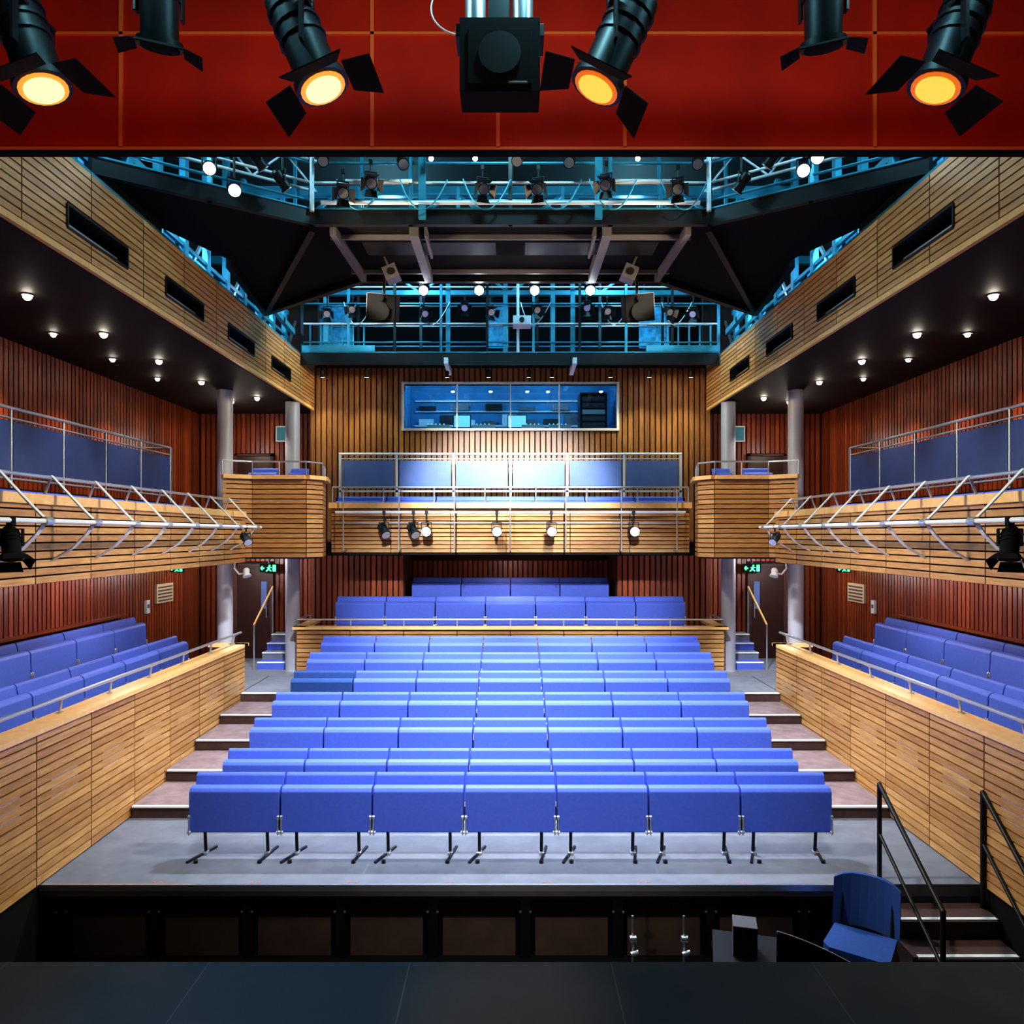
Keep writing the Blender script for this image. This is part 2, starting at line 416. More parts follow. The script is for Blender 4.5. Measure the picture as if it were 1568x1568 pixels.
    while y<15.8:
        b.beam((X(4.75),y,2.75),(X(4.75),y,6.3),0.09,0.12,M_TEAL)
        if i%2==0: b.beam((X(4.75),y,3.7),(X(4.75),y+0.8,4.7),0.04,0.05,M_STEEL)
        b.beam((X(4.45),y,3.75),(X(4.75),y,3.75),0.06,0.06,M_TEAL)
        y+=0.8;i+=1
    b.done('steel_frame')
    b=MB()
    for y0 in (6.2,8.0,9.6,11.2,12.8,14.4): b.box(X(5.6),X(5.65),y0,y0+1.2,2.75,4.9,M_FOIL)
    b.done('foil_panels')
    for (cx,cy,zb,zt) in ((4.36,14.85,-2.75,2.64),(5.32,13.84,-2.75,2.68)):
        b=MB(); b.cyl((X(cx),cy,zb),(X(cx),cy,zt),0.14,M_COL,24); b.cyl((X(cx),cy,zb),(X(cx),cy,zb+0.03),0.19,M_STEEL,24); b.done('column')
    T=[(X(5.05),13.0),(X(4.62),13.28),(X(3.66),13.28),(X(3.45),13.6),(X(3.62),14.5)]
    b=MB()
    for a,c in zip(T[:-1],T[1:]):
        hslats(b,a,c,-0.42,0.98,0.085,0.068,0.03,seg=1.2)
        b.beam((*a,1.02),(*c,1.02),0.2,0.07,M_LEDGE)
    inner=[(X(5.0),13.06),(X(4.60),13.31),(X(3.68),13.31),(X(3.49),13.61),(X(3.66),14.5),(X(5.0),14.5)]
    for a,c in zip(inner[:4],inner[1:5]): b.beam((*a,0.28),(*c,0.28),0.02,1.40,M_GAP)
    b.slab([(*p,-0.44) for p in inner],0.08,M_SOFF,nrm=(0,0,1))
    b.box(X(3.75),X(4.95),13.7,14.5,-0.36,0.4,M_SOFF)
    b.done('balcony_turret')
    railing('turret_rail',T,1.05,1.30,0.016,post=0.6)
    b=MB(); b.box(X(3.70),X(4.2),14.5,15.8,-0.4,-0.2,M_SOFF); b.done('turret_floor_%s'%side)
    seatrow('theatre_seat_row',X(4.62),13.75,0.4,1,w=0.55,legs=False)
    seatrow('theatre_seat_row',X(3.98),13.78,0.4,1,w=0.35,legs=False)
    b=MB()
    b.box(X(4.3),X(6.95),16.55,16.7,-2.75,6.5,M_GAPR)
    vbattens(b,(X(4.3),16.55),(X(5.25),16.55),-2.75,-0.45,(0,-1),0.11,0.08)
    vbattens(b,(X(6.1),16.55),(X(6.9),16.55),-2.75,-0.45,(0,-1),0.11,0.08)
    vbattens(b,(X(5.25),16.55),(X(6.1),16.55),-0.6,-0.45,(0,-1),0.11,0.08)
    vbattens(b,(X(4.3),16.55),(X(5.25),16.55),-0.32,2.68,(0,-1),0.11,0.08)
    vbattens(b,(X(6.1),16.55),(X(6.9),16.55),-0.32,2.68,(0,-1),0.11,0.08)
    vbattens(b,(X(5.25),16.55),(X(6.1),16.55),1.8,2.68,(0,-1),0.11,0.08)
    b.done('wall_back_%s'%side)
    for zb in (-2.75,-0.32):
        b=MB()
        b.box(X(5.31),X(6.04),16.44,16.5,zb,zb+2.05,M_DOOR)
        b.box(X(5.25),X(5.31),16.40,16.5,zb,zb+2.1,M_RISER); b.box(X(6.04),X(6.1),16.40,16.5,zb,zb+2.1,M_RISER); b.box(X(5.25),X(6.1),16.40,16.5,zb+2.05,zb+2.1,M_RISER)
        b.box(X(5.40),X(5.52),16.43,16.445,zb+1.1,zb+1.7,M_PANEL)
        b.cyl((X(5.4),16.42,zb+0.9),(X(5.4),16.42,zb+1.15),0.015,M_STEEL)
        b.done('door_1' if zb<-1 else 'door_2')
    for (ex,ey,ez,sc_) in ((5.28,16.2,-0.74,1.15),(6.70,14.9,-0.70,0.8)):
        b=MB()
        b.box(X(ex)-0.17*sc_,X(ex)+0.17*sc_,ey,ey+0.05,ez-0.08*sc_,ez+0.08*sc_,M_MATT)
        c=X(ex);yy=ey-0.006
        b.sphere((c+0.02*sc_,yy,ez+0.045*sc_),0.018*sc_,E_GREEN,8,5)
        b.beam((c+0.02*sc_,yy,ez+0.025*sc_),(c,yy,ez-0.02*sc_),0.01,0.03*sc_,E_GREEN)
        b.beam((c,yy,ez-0.02*sc_),(c+0.05*sc_,yy,ez-0.055*sc_),0.01,0.018*sc_,E_GREEN)
        b.beam((c,yy,ez-0.02*sc_),(c-0.045*sc_,yy,ez-0.06*sc_),0.01,0.018*sc_,E_GREEN)
        b.beam((c-0.03*sc_,yy,ez+0.01*sc_),(c+0.06*sc_,yy,ez+0.01*sc_),0.01,0.014*sc_,E_GREEN)
        b.box(c+0.08*sc_,c+0.14*sc_,yy-0.004,yy,ez-0.06*sc_,ez+0.06*sc_,E_GREEN)
        b.beam((c-0.14*sc_,yy,ez),(c-0.08*sc_,yy,ez),0.008,0.02*sc_,E_GREEN)
        b.beam((c-0.145*sc_,yy,ez),(c-0.115*sc_,yy,ez+0.035*sc_),0.008,0.018*sc_,E_GREEN)
        b.beam((c-0.145*sc_,yy,ez),(c-0.115*sc_,yy,ez-0.035*sc_),0.008,0.018*sc_,E_GREEN)
        b.box(X(ex)-0.01,X(ex)+0.01,ey+0.01,ey+0.03,ez+0.05,-0.44,M_BLACK)
        b.done('exit_sign')
    b=MB()
    for i in range(4):
        z=-2.75+0.15*(i+1)
        b.box(X(4.35),X(5.15),15.1+0.3*i,16.35,z-0.15,z,M_FLOOR if i%2 else M_SEAT)
        b.box(X(4.35),X(5.15),15.08+0.3*i,15.13+0.3*i,z-0.02,z+0.003,M_NOSE)
    b.done('side_steps')
    b=MB(); b.pipe([(X(5.22),15.1,-1.85),(X(5.22),16.3,-1.15)],0.022,M_LEDGE); b.cyl((X(5.22),15.1,-2.75),(X(5.22),15.1,-1.85),0.018,M_STEEL); b.cyl((X(5.22),16.3,-2.75),(X(5.22),16.3,-1.15),0.018,M_STEEL); b.done('stair_handrail')
    b=MB(); b.box(X(6.86),X(6.91),14.4,15.1,-1.35,-0.98,M_BEIGE)
    for i in range(5): b.box(X(6.85),X(6.86),14.46,15.04,-1.32+0.065*i,-1.29+0.065*i,M_RISER)
    b.done('vent_grille')
    b=MB(); b.box(X(6.86),X(6.91),14.0,14.12,-1.5,-1.25,M_WHITE); b.box(X(6.85),X(6.86),14.03,14.09,-1.4,-1.33,M_GREY); b.done('light_switch')
    b=MB(); b.box(X(4.85),X(5.2),16.44,16.5,2.05,2.4,M_WHITE); b.box(X(4.88),X(5.17),16.43,16.44,2.08,2.37,M_TEAL); b.done('wall_notice')
    b=MB(); b.pipe([(X(5.0),13.5,-0.46),(X(5.0),13.45,-0.62),(X(4.9),13.4,-0.72),(X(4.78),13.38,-0.70)],0.016,M_WHITE)
    b.sphere((X(4.76),13.38,-0.66),0.06,M_WHITE); b.cyl((X(4.76),13.38,-0.70),(X(4.74),13.36,-0.76),0.05,M_WHITE,12,r2=0.08); b.done('bracket_lamp')

# ---------------------------------------------------------------- rear balcony
b=MB()
b.box(-3.6,3.6,14.58,15.9,-0.42,-0.15,M_SOFF)
b.box(-3.6,3.6,15.3,15.9,-0.15,0.75,M_SOFF)
b.done('balcony_floor')
b=MB()
hslats(b,(-3.5,14.5),(3.5,14.5),-0.36,0.50,0.08,0.064,0.03,seg=1.2)
b.box(-3.5,3.5,14.52,14.58,-0.4,0.52,M_GAP)
ledge(b,(-3.52,14.52),(3.52,14.52),0.56,0.3,0.11)
b.done('balcony_parapet')
railing('balcony_rail',[(-3.48,14.5),(3.48,14.5)],0.615,0.92,0.018,post=1.065)
b=MB()
for k in range(7):
    x=-3.2+1.065*k
    b.cyl((x,14.2,-0.32),(x,14.2,0.86),0.014,M_STEEL,8)
    for zz in (0.84,-0.3,0.4): b.cyl((x,14.2,zz),(x,14.48,zz),0.012,M_STEEL,8)
b.cyl((-3.35,14.2,0.42),(3.35,14.2,0.42),0.026,M_WHITE)
b.cyl((-3.35,14.22,0.22),(3.35,14.22,0.22),0.014,M_STEEL)
b.done('balcony_lighting_bar')
seatrow('theatre_seat_row',0,14.78,-0.08,7,w=1.0,legs=False)
b=MB()
for k in range(7):
    x=-3.52+1.1733*k
    b.box(x-0.024,x+0.024,15.32,15.36,0.75,1.66,M_WHITE)
    if k<6: b.box(x+0.05,x+1.12,15.33,15.35,0.95,1.52,M_PANEL)
b.cyl((-3.54,15.34,1.66),(3.54,15.34,1.66),0.026,M_WHITE); b.cyl((-3.54,15.34,1.56),(3.54,15.34,1.56),0.014,M_WHITE); b.box(-3.54,3.54,15.32,15.36,0.87,0.91,M_WHITE)
b.done('balcony_screen')

# ---------------------------------------------------------------- back wall
zw0,zw1,xw=2.27,3.22,2.28
yb=15.95
b=MB()
b.box(-4.3,-xw,yb,yb+0.15,-0.42,4.0,M_GAPR); b.box(xw,4.3,yb,yb+0.15,-0.42,4.0,M_GAPR)
b.box(-xw,xw,yb,yb+0.15,-0.42,zw0,M_GAPR); b.box(-xw,xw,yb,yb+0.15,zw1,4.0,M_GAPR)
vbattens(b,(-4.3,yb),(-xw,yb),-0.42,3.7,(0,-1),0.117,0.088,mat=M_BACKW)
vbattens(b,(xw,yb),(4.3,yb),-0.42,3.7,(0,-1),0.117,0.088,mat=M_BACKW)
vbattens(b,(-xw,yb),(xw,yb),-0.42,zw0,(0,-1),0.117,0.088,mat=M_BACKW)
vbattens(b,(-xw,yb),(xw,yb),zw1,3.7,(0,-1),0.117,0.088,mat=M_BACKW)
b.done('wall_back')
for s in (-1,1):
    nm='left' if s<0 else 'right'
    b=MB()
    b.box(s*2.28,s*4.3,yb,yb+0.15,-2.75,-0.42,M_GAPR)
    vbattens(b,(s*2.28,yb),(s*4.3,yb),-2.7,-0.42,(0,-1),0.117,0.085)
    b.done('wall_back_lower_'+nm)
    b=MB(); b.box(s*2.28,s*2.4,yb+0.15,17.35,-2.75,-0.42,M_DOOR); b.done('wall_recess_'+nm)
    b=MB(); b.box(s*4.25,s*4.32,yb+0.15,16.52,-2.75,4.0,M_DOOR); b.done('wall_return_'+nm)
b=MB()
b.box(-2.4,2.4,17.35,17.5,-2.75,-0.42,M_GAPR)
vbattens(b,(-2.28,17.35),(2.28,17.35),-2.7,-0.62,(0,-1),0.117,0.085)
b.done('wall_recess_back')
b=MB(); b.box(-2.4,2.4,16.1,17.5,-0.42,-0.34,M_SOFF); b.done('ceiling_recess')
b=MB()
for (a,c,d,e) in ((-xw-0.05,xw+0.05,zw0-0.05,zw0),(-xw-0.05,xw+0.05,zw1,zw1+0.04),(-xw-0.05,-xw,zw0,zw1),(xw,xw+0.05,zw0,zw1)):
    b.box(a,c,yb-0.08,yb+0.15,d,e,M_WHITE)
for x in (-1.15,0,1.05): b.box(x-0.015,x+0.015,yb-0.02,yb+0.05,zw0,zw1,M_WHITE)
b.box(-xw,xw,yb+0.05,yb+0.06,zw0,zw1,M_GLASS)
b.done('window_1')
b=MB(); b.box(-2.4,2.4,18.0,18.1,1.7,3.6,M_CONTROL); b.done('wall_control_room')
b=MB(); b.box(-2.4,2.4,16.12,18.1,1.6,1.7,M_CONTROL); b.done('floor_control_room')
b=MB(); b.box(-2.4,2.4,16.12,18.1,3.6,3.7,M_CONTROL); b.done('ceiling_control_room')
for s in (-1,1):
    b=MB(); b.box(s*2.45,s*2.4,16.12,18.1,1.6,3.7,M_CONTROL); b.done('wall_control_room_'+('left' if s<0 else 'right'))
b=MB(); b.box(-2.2,1.4,16.4,17.1,2.2,2.26,M_GREY)
for x in (-1.9,0,1.3): b.box(x-0.03,x+0.03,16.6,16.9,1.7,2.2,M_GREY)
for x in (-1.6,-0.6,0.5,1.1):
    b.beam((x-0.25,16.6,2.36),(x+0.25,16.6,2.36),0.4,0.12,M_WHITE)
    for j in range(5): b.box(x-0.25+j*0.09,x-0.22+j*0.09,16.42,16.5,2.42,2.45,E_CYAN)
b.done('mixing_desk')
for (x,w_) in ((-1.1,0.4),(0.15,0.45)):
    b=MB(); b.box(x-w_/2,x+w_/2,16.9,16.94,2.42,2.72,M_BLACK); b.box(x-w_/2+0.02,x+w_/2-0.02,16.89,16.9,2.44,2.70,E_CYAN); b.box(x-0.04,x+0.04,16.92,16.96,2.26,2.44,M_BLACK); b.done('monitor')
b=MB(); b.box(1.55,2.15,16.5,17.1,1.7,3.15,M_BLACK)
for j in range(9): b.box(1.6,2.1,16.48,16.5,1.8+j*0.145,1.9+j*0.145,M_WHITE if j%3==0 else M_GREY)
b.done('equipment_rack')
b=MB()
for k in range(8): b.box(-2.2+0.5*k,-1.85+0.5*k,17.85,17.99,2.62,2.62+random.uniform(0.1,0.3),random.choice([M_WHITE,M_BLACK,M_GREY,M_BLACK]))
for zz in (2.95,3.2): b.box(-2.3,1.9,17.93,17.99,zz,zz+0.035,M_WHITE)
for k in range(5): b.box(-2.2+0.8*k,-1.8+0.8*k,17.88,17.99,2.985,2.985+random.uniform(0.08,0.18),random.choice([M_BLACK,M_GREY]))
b.box(-2.3,1.9,17.82,17.99,2.58,2.62,M_WHITE); b.done('wall_shelf')

# ---------------------------------------------------------------- ceiling void
b=MB(); b.box(-7.1,7.1,5.0,19.6,6.5,6.6,M_MATT); b.done('ceiling')
b=MB(); b.box(-7.1,7.1,19.5,19.6,3.6,6.5,M_MATT); b.done('wall_grid_back')
b=MB()
for (x0,x1) in ((-4.6,-3.7),(-0.55,-0.05),(3.0,3.7)):
    b.box(x0,x1,17.3,17.35,4.3,5.35,M_FOIL)
    b.box(x0+0.1,x0+0.14,17.3,17.35,5.3,6.5,M_BLACK)
b.done('foil_panels')

b=MB()
b.box(-7.1,7.1,5.0,5.035,2.60,6.5,M_HEAD)
b.box(-7.1,7.1,4.985,5.0,2.585,2.605,M_TRIM)
b.box(-7.1,7.1,4.99,5.045,2.565,2.585,M_MATT)
b.box(-7.1,7.1,5.036,5.045,2.57,6.5,M_MATT)
for x in (-2.62,-0.93,-0.083,0.77,2.45,-4.3,4.2): b.box(x-0.012,x+0.012,4.985,5.0,2.6,6.5,M_TRIM)
b.box(-7.1,7.1,4.985,5.0,3.36,3.378,M_TRIM)
b.done('proscenium_header')

def catwalk(pts,zf,heights,post=1.05,top=1.1,truss=True,fascia=M_BLACK,fh=0.18,hang=True):
    b=MB()
    for a,c in zip(pts[:-1],pts[1:]):
        A=Vector((*a,0));C=Vector((*c,0));Ld=(C-A).length;n=max(1,round(Ld/post))
        b.beam((*a,zf+fh/2),(*c,zf+fh/2),0.08,fh,fascia)
        b.beam((*a,zf+fh+0.02),(*c,zf+fh+0.02),0.10,0.02,M_TEAL)
        for i,hh in enumerate(heights):
            b.cyl((*a,zf+hh),(*c,zf+hh),0.018,(M_WHITE if i%2 else M_TEAL),8)
        for i in range(n+1):
            q=A+(C-A)*i/n
            b.beam((q.x,q.y,zf),(q.x,q.y,zf+top),0.05,0.05,M_TEAL if i%2 else M_BLACK)
            if hang and i%2==0: b.beam((q.x,q.y,zf+top),(q.x,q.y,6.5),0.05,0.05,M_TEAL)
            if truss and i<n:
                q2=A+(C-A)*(i+1)/n
                if i%2: b.cyl((q.x,q.y,zf+0.25),(q2.x,q2.y,zf+0.8),0.010,M_STEEL,6)
                else: b.cyl((q.x,q.y,zf+0.8),(q2.x,q2.y,zf+0.25),0.010,M_STEEL,6)
    return b
B1=[(-4.6,8.15),(-2.55,9.5),(2.55,9.5),(4.6,8.15)]
b=catwalk(B1,3.95,[0.32,0.55,0.80,1.05],post=1.25,truss=False)
for (a,c) in (((-4.6,8.15),(-2.55,9.5)),((4.6,8.15),(2.55,9.5))):
    for k in range(6):
        t0=k/6;t1=(k+1)/6
        p=lambda t,z:(a[0]+(c[0]-a[0])*t,a[1]+(c[1]-a[1])*t+0.25,z)
        b.cyl(p(t0,4.9 if k%2 else 4.5),p(t1,4.5 if k%2 else 4.9),0.013,M_WHITE,6)
    b.cyl(p(0,4.9),p(1,4.9),0.02,M_WHITE,8); b.cyl(p(0,4.5),p(1,4.5),0.02,M_WHITE,8)
b.cyl((-2.1,9.45,4.5),(-1.25,9.45,4.5),0.022,M_WHITE); b.cyl((1.2,9.45,4.5),(2.1,9.45,4.5),0.022,M_WHITE)
b.cyl((-2.4,9.4,4.2),(2.4,9.4,4.2),0.026,M_WHITE)
for z,m_ in ((4.45,M_TEAL),(4.8,M_WHITE),(5.1,M_TEAL)): b.cyl((-2.35,11.35,z+0.1),(2.35,11.35,z+0.1),0.018,m_,8)
for x in (-2.3,-0.8,0.8,2.3): b.beam((x,11.35,4.05),(x,11.35,5.3),0.05,0.05,M_TEAL)
for x in (-2.52,2.52): b.cyl((x,9.42,4.1),(x,9.42,5.2),0.03,M_WHITE,8)
for x in (-1.12,1.12): b.beam((x,9.42,4.0),(x,9.42,6.5),0.09,0.06,M_TEAL)
poly=[(-4.6,8.17),(-2.53,9.54),(2.53,9.54),(4.6,8.17),(4.6,9.6),(4.1,10.8),(4.35,13.2),(2.3,11.5),(-2.3,11.5),(-4.35,13.2),(-4.1,10.8),(-4.6,9.6)]
for q in ([poly[0],poly[1],poly[8],poly[9],poly[10],poly[11]],[poly[1],poly[2],poly[7],poly[8]],[poly[2],poly[3],poly[4],poly[5],poly[6],poly[7]]):
    b.slab([(*p,4.0) for p in q],0.06,M_MATT,nrm=(0,0,1))
for q in ((8,9),(7,6),(7,8)):
    b.beam((*poly[q[0]],4.0),(*poly[q[1]],4.0),0.1,0.2,M_BLACK)
for s in (-1,1):
    b.beam((s*1.25,9.6,3.93),(s*1.25,11.4,3.93),0.12,0.14,M_GREY)
    b.beam((s*2.3,9.6,3.93),(s*2.25,11.4,3.93),0.08,0.12,M_GREY)
    b.beam((s*1.1,9.6,3.93),(s*1.1,10.4,3.93),0.03,0.14,M_GREY)
    b.beam((s*2.55,9.55,3.95),(s*4.3,13.1,3.95),0.08,0.12,M_BLACK)
    b.beam((s*4.55,8.2,3.95),(s*4.55,9.6,3.95),0.08,0.12,M_BLACK)
    b.beam((s*4.1,10.8,3.95),(s*4.35,13.2,3.95),0.08,0.14,M_BLACK)
for y in (9.9,11.2): b.beam((-2.4,y,3.96),(2.4,y,3.96),0.05,0.06,M_GREY)
b.box(-2.0,-0.2,10.0,10.45,3.93,3.95,M_BLACK); b.box(0.2,2.0,10.0,10.45,3.93,3.95,M_BLACK)
b.cyl((-2.4,11.7,4.02),(2.4,11.7,4.02),0.025,M_BLACK)
for x in (-2.2,0,2.2): b.cyl((x,11.7,4.02),(x,11.45,4.05),0.02,M_BLACK)
b.done('lighting_bridge')
b=catwalk([(-4.15,14.8),(4.15,14.8)],3.38,[0.45,0.82,1.22,1.55],post=0.95,top=1.6,fh=0.22,truss=False)
b.box(-4.15,4.15,14.8,15.9,3.56,3.60,M_MATT)
for x in (-3.7,-1.25,0.85,1.25,-0.1): b.beam((x,14.9,3.5),(x,14.9,6.5),0.09,0.09,M_TEAL)
for s in (-1,1):
    for i in range(6): b.beam((s*(3.0+0.22*i),15.2,3.6),(s*(3.0+0.22*i),15.2,4.3),0.03,0.03,M_TEAL)
    b.beam((s*2.8,15.2,4.3),(s*4.15,15.2,4.3),0.05,0.05,M_TEAL); b.box(s*2.7,s*4.15,14.75,14.79,3.62,3.76,M_TEAL)
    b.beam((s*1.27,14.6,3.42),(s*1.27,15.5,3.38),0.08,0.12,M_WHITE)
for (y,z) in ((16.6,4.2),(16.6,4.65),(16.6,5.1),(17.1,5.5)):
    b.cyl((-4.15,y,z),(4.15,y,z),0.018,M_TEAL if z<4.5 else M_STEEL,8)
for x in (-3.4,-2.0,0.6,2.0,3.4): b.beam((x,16.6,3.6),(x,16.6,6.5),0.06,0.06,M_BLACK)
b.done('rear_lighting_bridge')
for s in (-1,1):
    b=catwalk([(s*2.3,11.5),(s*4.35,13.2)],4.08,[0.35,0.7,1.05],post=0.9)
    b.done('side_catwalk')
    b=MB()
    b.beam((s*4.3,13.3,4.1),(s*4.3,14.7,4.0),0.08,0.1,M_TEAL); b.beam((s*4.3,13.3,4.9),(s*4.3,14.7,4.9),0.05,0.05,M_WHITE)
    b.beam((s*4.3,13.3,4.1),(s*3.2,14.7,5.3),0.06,0.06,M_TEAL); b.beam((s*4.3,14.0,4.0),(s*4.3,14.0,6.5),0.08,0.08,M_TEAL)
    b.done('side_brace')
b=MB()
for y in (12.8,16.0):
    b.beam((-6.8,y,5.9),(6.8,y,5.9),0.12,0.16,M_TEAL); b.beam((-6.8,y,5.2),(6.8,y,5.2),0.08,0.1,M_TEAL)
    for i in range(14): b.beam((-6.8+i*0.97,y,5.2 if i%2 else 5.9),(-6.8+(i+1)*0.97,y,5.9 if i%2 else 5.2),0.05,0.05,M_TEAL)
b.done('roof_truss')

# ---------------------------------------------------------------- light fixtures
def fixture(name,pos,aim,s=1.0,lens=None,barn=True,hang=None,finm=None,long=1.0,rim=None,bl=1.0,spread=None,doorm=None):
    b=MB();P=Vector(pos);a=Vector(aim).normalized();sd=a.cross(Vector((0,0,1))).normalized();u=sd.cross(a)
    finm=finm or M_BLACK;lens=lens or E_WHITE
    b.cyl(P-a*0.16*s*long,P+a*0.10*s,0.085*s,finm,16)
    b.cyl(P-a*0.20*s*long,P-a*0.16*s*long,0.055*s,finm,16,r2=0.085*s)
    for k in range(3): b.cyl(P-a*(0.13-0.04*k)*s*long,P-a*(0.12-0.04*k)*s*long,0.093*s,finm,16)
    b.cyl(P+a*0.10*s,P+a*0.13*s,0.105*s,finm,16)
    b.cyl(P+a*0.131*s,P+a*0.136*s,0.088*s,rim or lens,20)
    if rim: b.cyl(P+a*0.135*s,P+a*0.142*s,0.070*s,lens,20)
    if barn:
        fa,fq=spread or (0.8,0.6)
        for (q,w) in ((u,sd),(-u,sd),(sd,u),(-sd,u)):
            if doorm and q.y>0.5: continue   # rear leaf folded away on the stage lanterns
            r=0.105*s;c=P+a*0.13*s+q*r;e=c+(a*fa+q*fq).normalized()*0.15*s*bl
            b.slab([c-w*0.09*s,c+w*0.09*s,e+w*0.12*s,e-w*0.12*s],0.004*s,doorm or finm)
    top=P+Vector((0,0,0.17*s))
    for k in (-1,1): b.beam(P+sd*0.10*s*k,top+sd*0.10*s*k,0.012*s,0.035*s,finm)
    b.beam(top-sd*0.106*s,top+sd*0.106*s,0.035*s,0.012*s,finm)
    hz=hang if hang is not None else top.z+0.08*s
    b.cyl(top,(top.x,top.y,hz),0.014*s+0.004,finm,8)
    b.box(top.x-0.03*s,top.x+0.03*s,top.y-0.03*s,top.y+0.03*s,hz-0.05*s,hz+0.03*s,finm)
    return b.done(name)
b=MB(); b.cyl((-4.6,3.7,2.98),(4.6,3.7,2.98),0.03,M_STEEL,12)
for x in (-4,-1.3,1.3,4): b.cyl((x,3.7,2.98),(x,3.7,6.5),0.015,M_BLACK)
b.done('lighting_bar')
b=MB(); b.box(-7.1,7.1,3.2,5.0,6.5,6.6,M_MATT); b.done('ceiling_stage')
for (x,z,lens,rim,ax) in ((-2.38,2.38,E_WARM,E_WARMR,(0.30,-0.02,-0.9)),(-1.0,2.38,E_WARM,E_WARMR,(0.38,-0.02,-0.9)),(0.50,2.38,E_AMBER,E_AMBERR,(-0.42,-0.02,-0.9)),(2.18,2.38,E_AMBER,E_AMBERR,(-0.35,-0.02,-0.9))):
    fixture('stage_fresnel',(x,3.7,z),ax,1.3,lens,True,2.98,long=1.5,rim=rim,finm=M_BLACK,bl=0.75,spread=(0.35,0.9),doorm=M_MATT)
for (x,ax) in ((-1.75,(-0.1,0.25,-0.9)),(1.56,(0.1,0.25,-0.9))):
    fixture('profile_spot',(x,3.7,2.58),ax,1.05,M_MATT,True,2.98,finm=M_BLACK,long=2.0,bl=0.6,spread=(0.3,0.8),doorm=M_MATT)
b=MB()
b.box(-0.24,0.14,3.5,3.68,2.09,2.44,M_MATT); b.box(-0.26,0.16,3.515,3.665,2.36,2.42,M_BLACK)
b.box(-0.2,0.1,3.49,3.5,2.12,2.38,M_MATT); b.box(-0.01,0.08,3.485,3.49,2.12,2.13,M_GREY)
b.cyl((-0.05,3.5,2.26),(-0.05,3.475,2.26),0.10,M_BLACK,20)
for x in (-0.17,0.06): b.cyl((x,3.6,2.44),(x,3.6,2.98),0.05,M_STEEL,16)
b.box(-0.11,0.0,3.62,3.7,2.44,3.0,M_BLACK)
b.done('colour_scroller',bevel=0.01)
for x in (-1.36,-0.49,0.38,1.25):
    fixture('bridge_spotlight',(x,11.7,3.86),(0,-0.9,-0.45),0.8,E_WHITE,False,4.02)
for (x,z,l) in ((-2.1,4.3,0),(-1.75,4.42,0),(-0.35,4.35,0),(0.35,4.35,0),(2.1,4.35,0),(-1.0,4.72,1),(1.2,4.4,0),(-0.45,4.72,1),(1.6,4.72,1),(-2.35,4.7,0),(-1.35,4.66,0),(0.1,4.7,0),(0.75,4.68,0),(2.35,4.66,0)):
    fixture('bridge_lantern',(x,9.3,z),(0.2 if x<0 else -0.2,-0.7,-0.6),0.7 if not l else 0.35,M_STEEL if not l else E_WHITE,not l and z<4.5,z+0.25)
for (x,y,z,l) in ((-3.45,8.5,4.20,1),(-3.22,8.65,4.02,1),(-2.75,8.95,4.25,0),(-3.0,8.85,4.45,0),(3.38,8.55,4.20,1),(3.5,8.45,4.30,1),(2.8,9.0,4.25,0),(3.1,8.8,4.45,0)):
    fixture('bridge_lantern',(x,y,z),(-0.35 if x>0 else 0.35,-0.8 if l else 0.3,-0.5),0.75,E_WHITE if l else M_STEEL,False,4.7)
for x in (-3.6,-3.1,-2.5,-1.7,-0.9,-0.4,0.5,1.5,1.9,2.6,3.1,3.6):
    fixture('house_spotlight',(x,14.6,4.4+random.uniform(-0.05,0.1)),(random.uniform(-0.4,0.4),-0.8,-0.55),0.7,M_STEEL,True,4.68)
for x in (-4.1,4.1): fixture('house_spotlight',(x,14.0,4.6),(0,-0.8,-0.5),0.7,E_WHITE,False,4.85)
for x in (-3.85,-2.95,-1.3,-0.45,0.38,0.85,2.05,2.85,3.7):
    fixture('wall_washer',(x,15.2,3.28),(0,0.35,-0.9),0.45,E_DOWN,False,3.56)
for (x,l) in ((-2.41,0),(-1.60,1),(-0.26,1),(0.78,1),(2.35,1),(-1.85,0)):
    fixture('balcony_lantern',(x,14.15,0.06),(0.05,-1,-0.1) if l else (0.4,-0.6,-0.6),0.95,E_WHITE if l else M_STEEL,False,0.42)
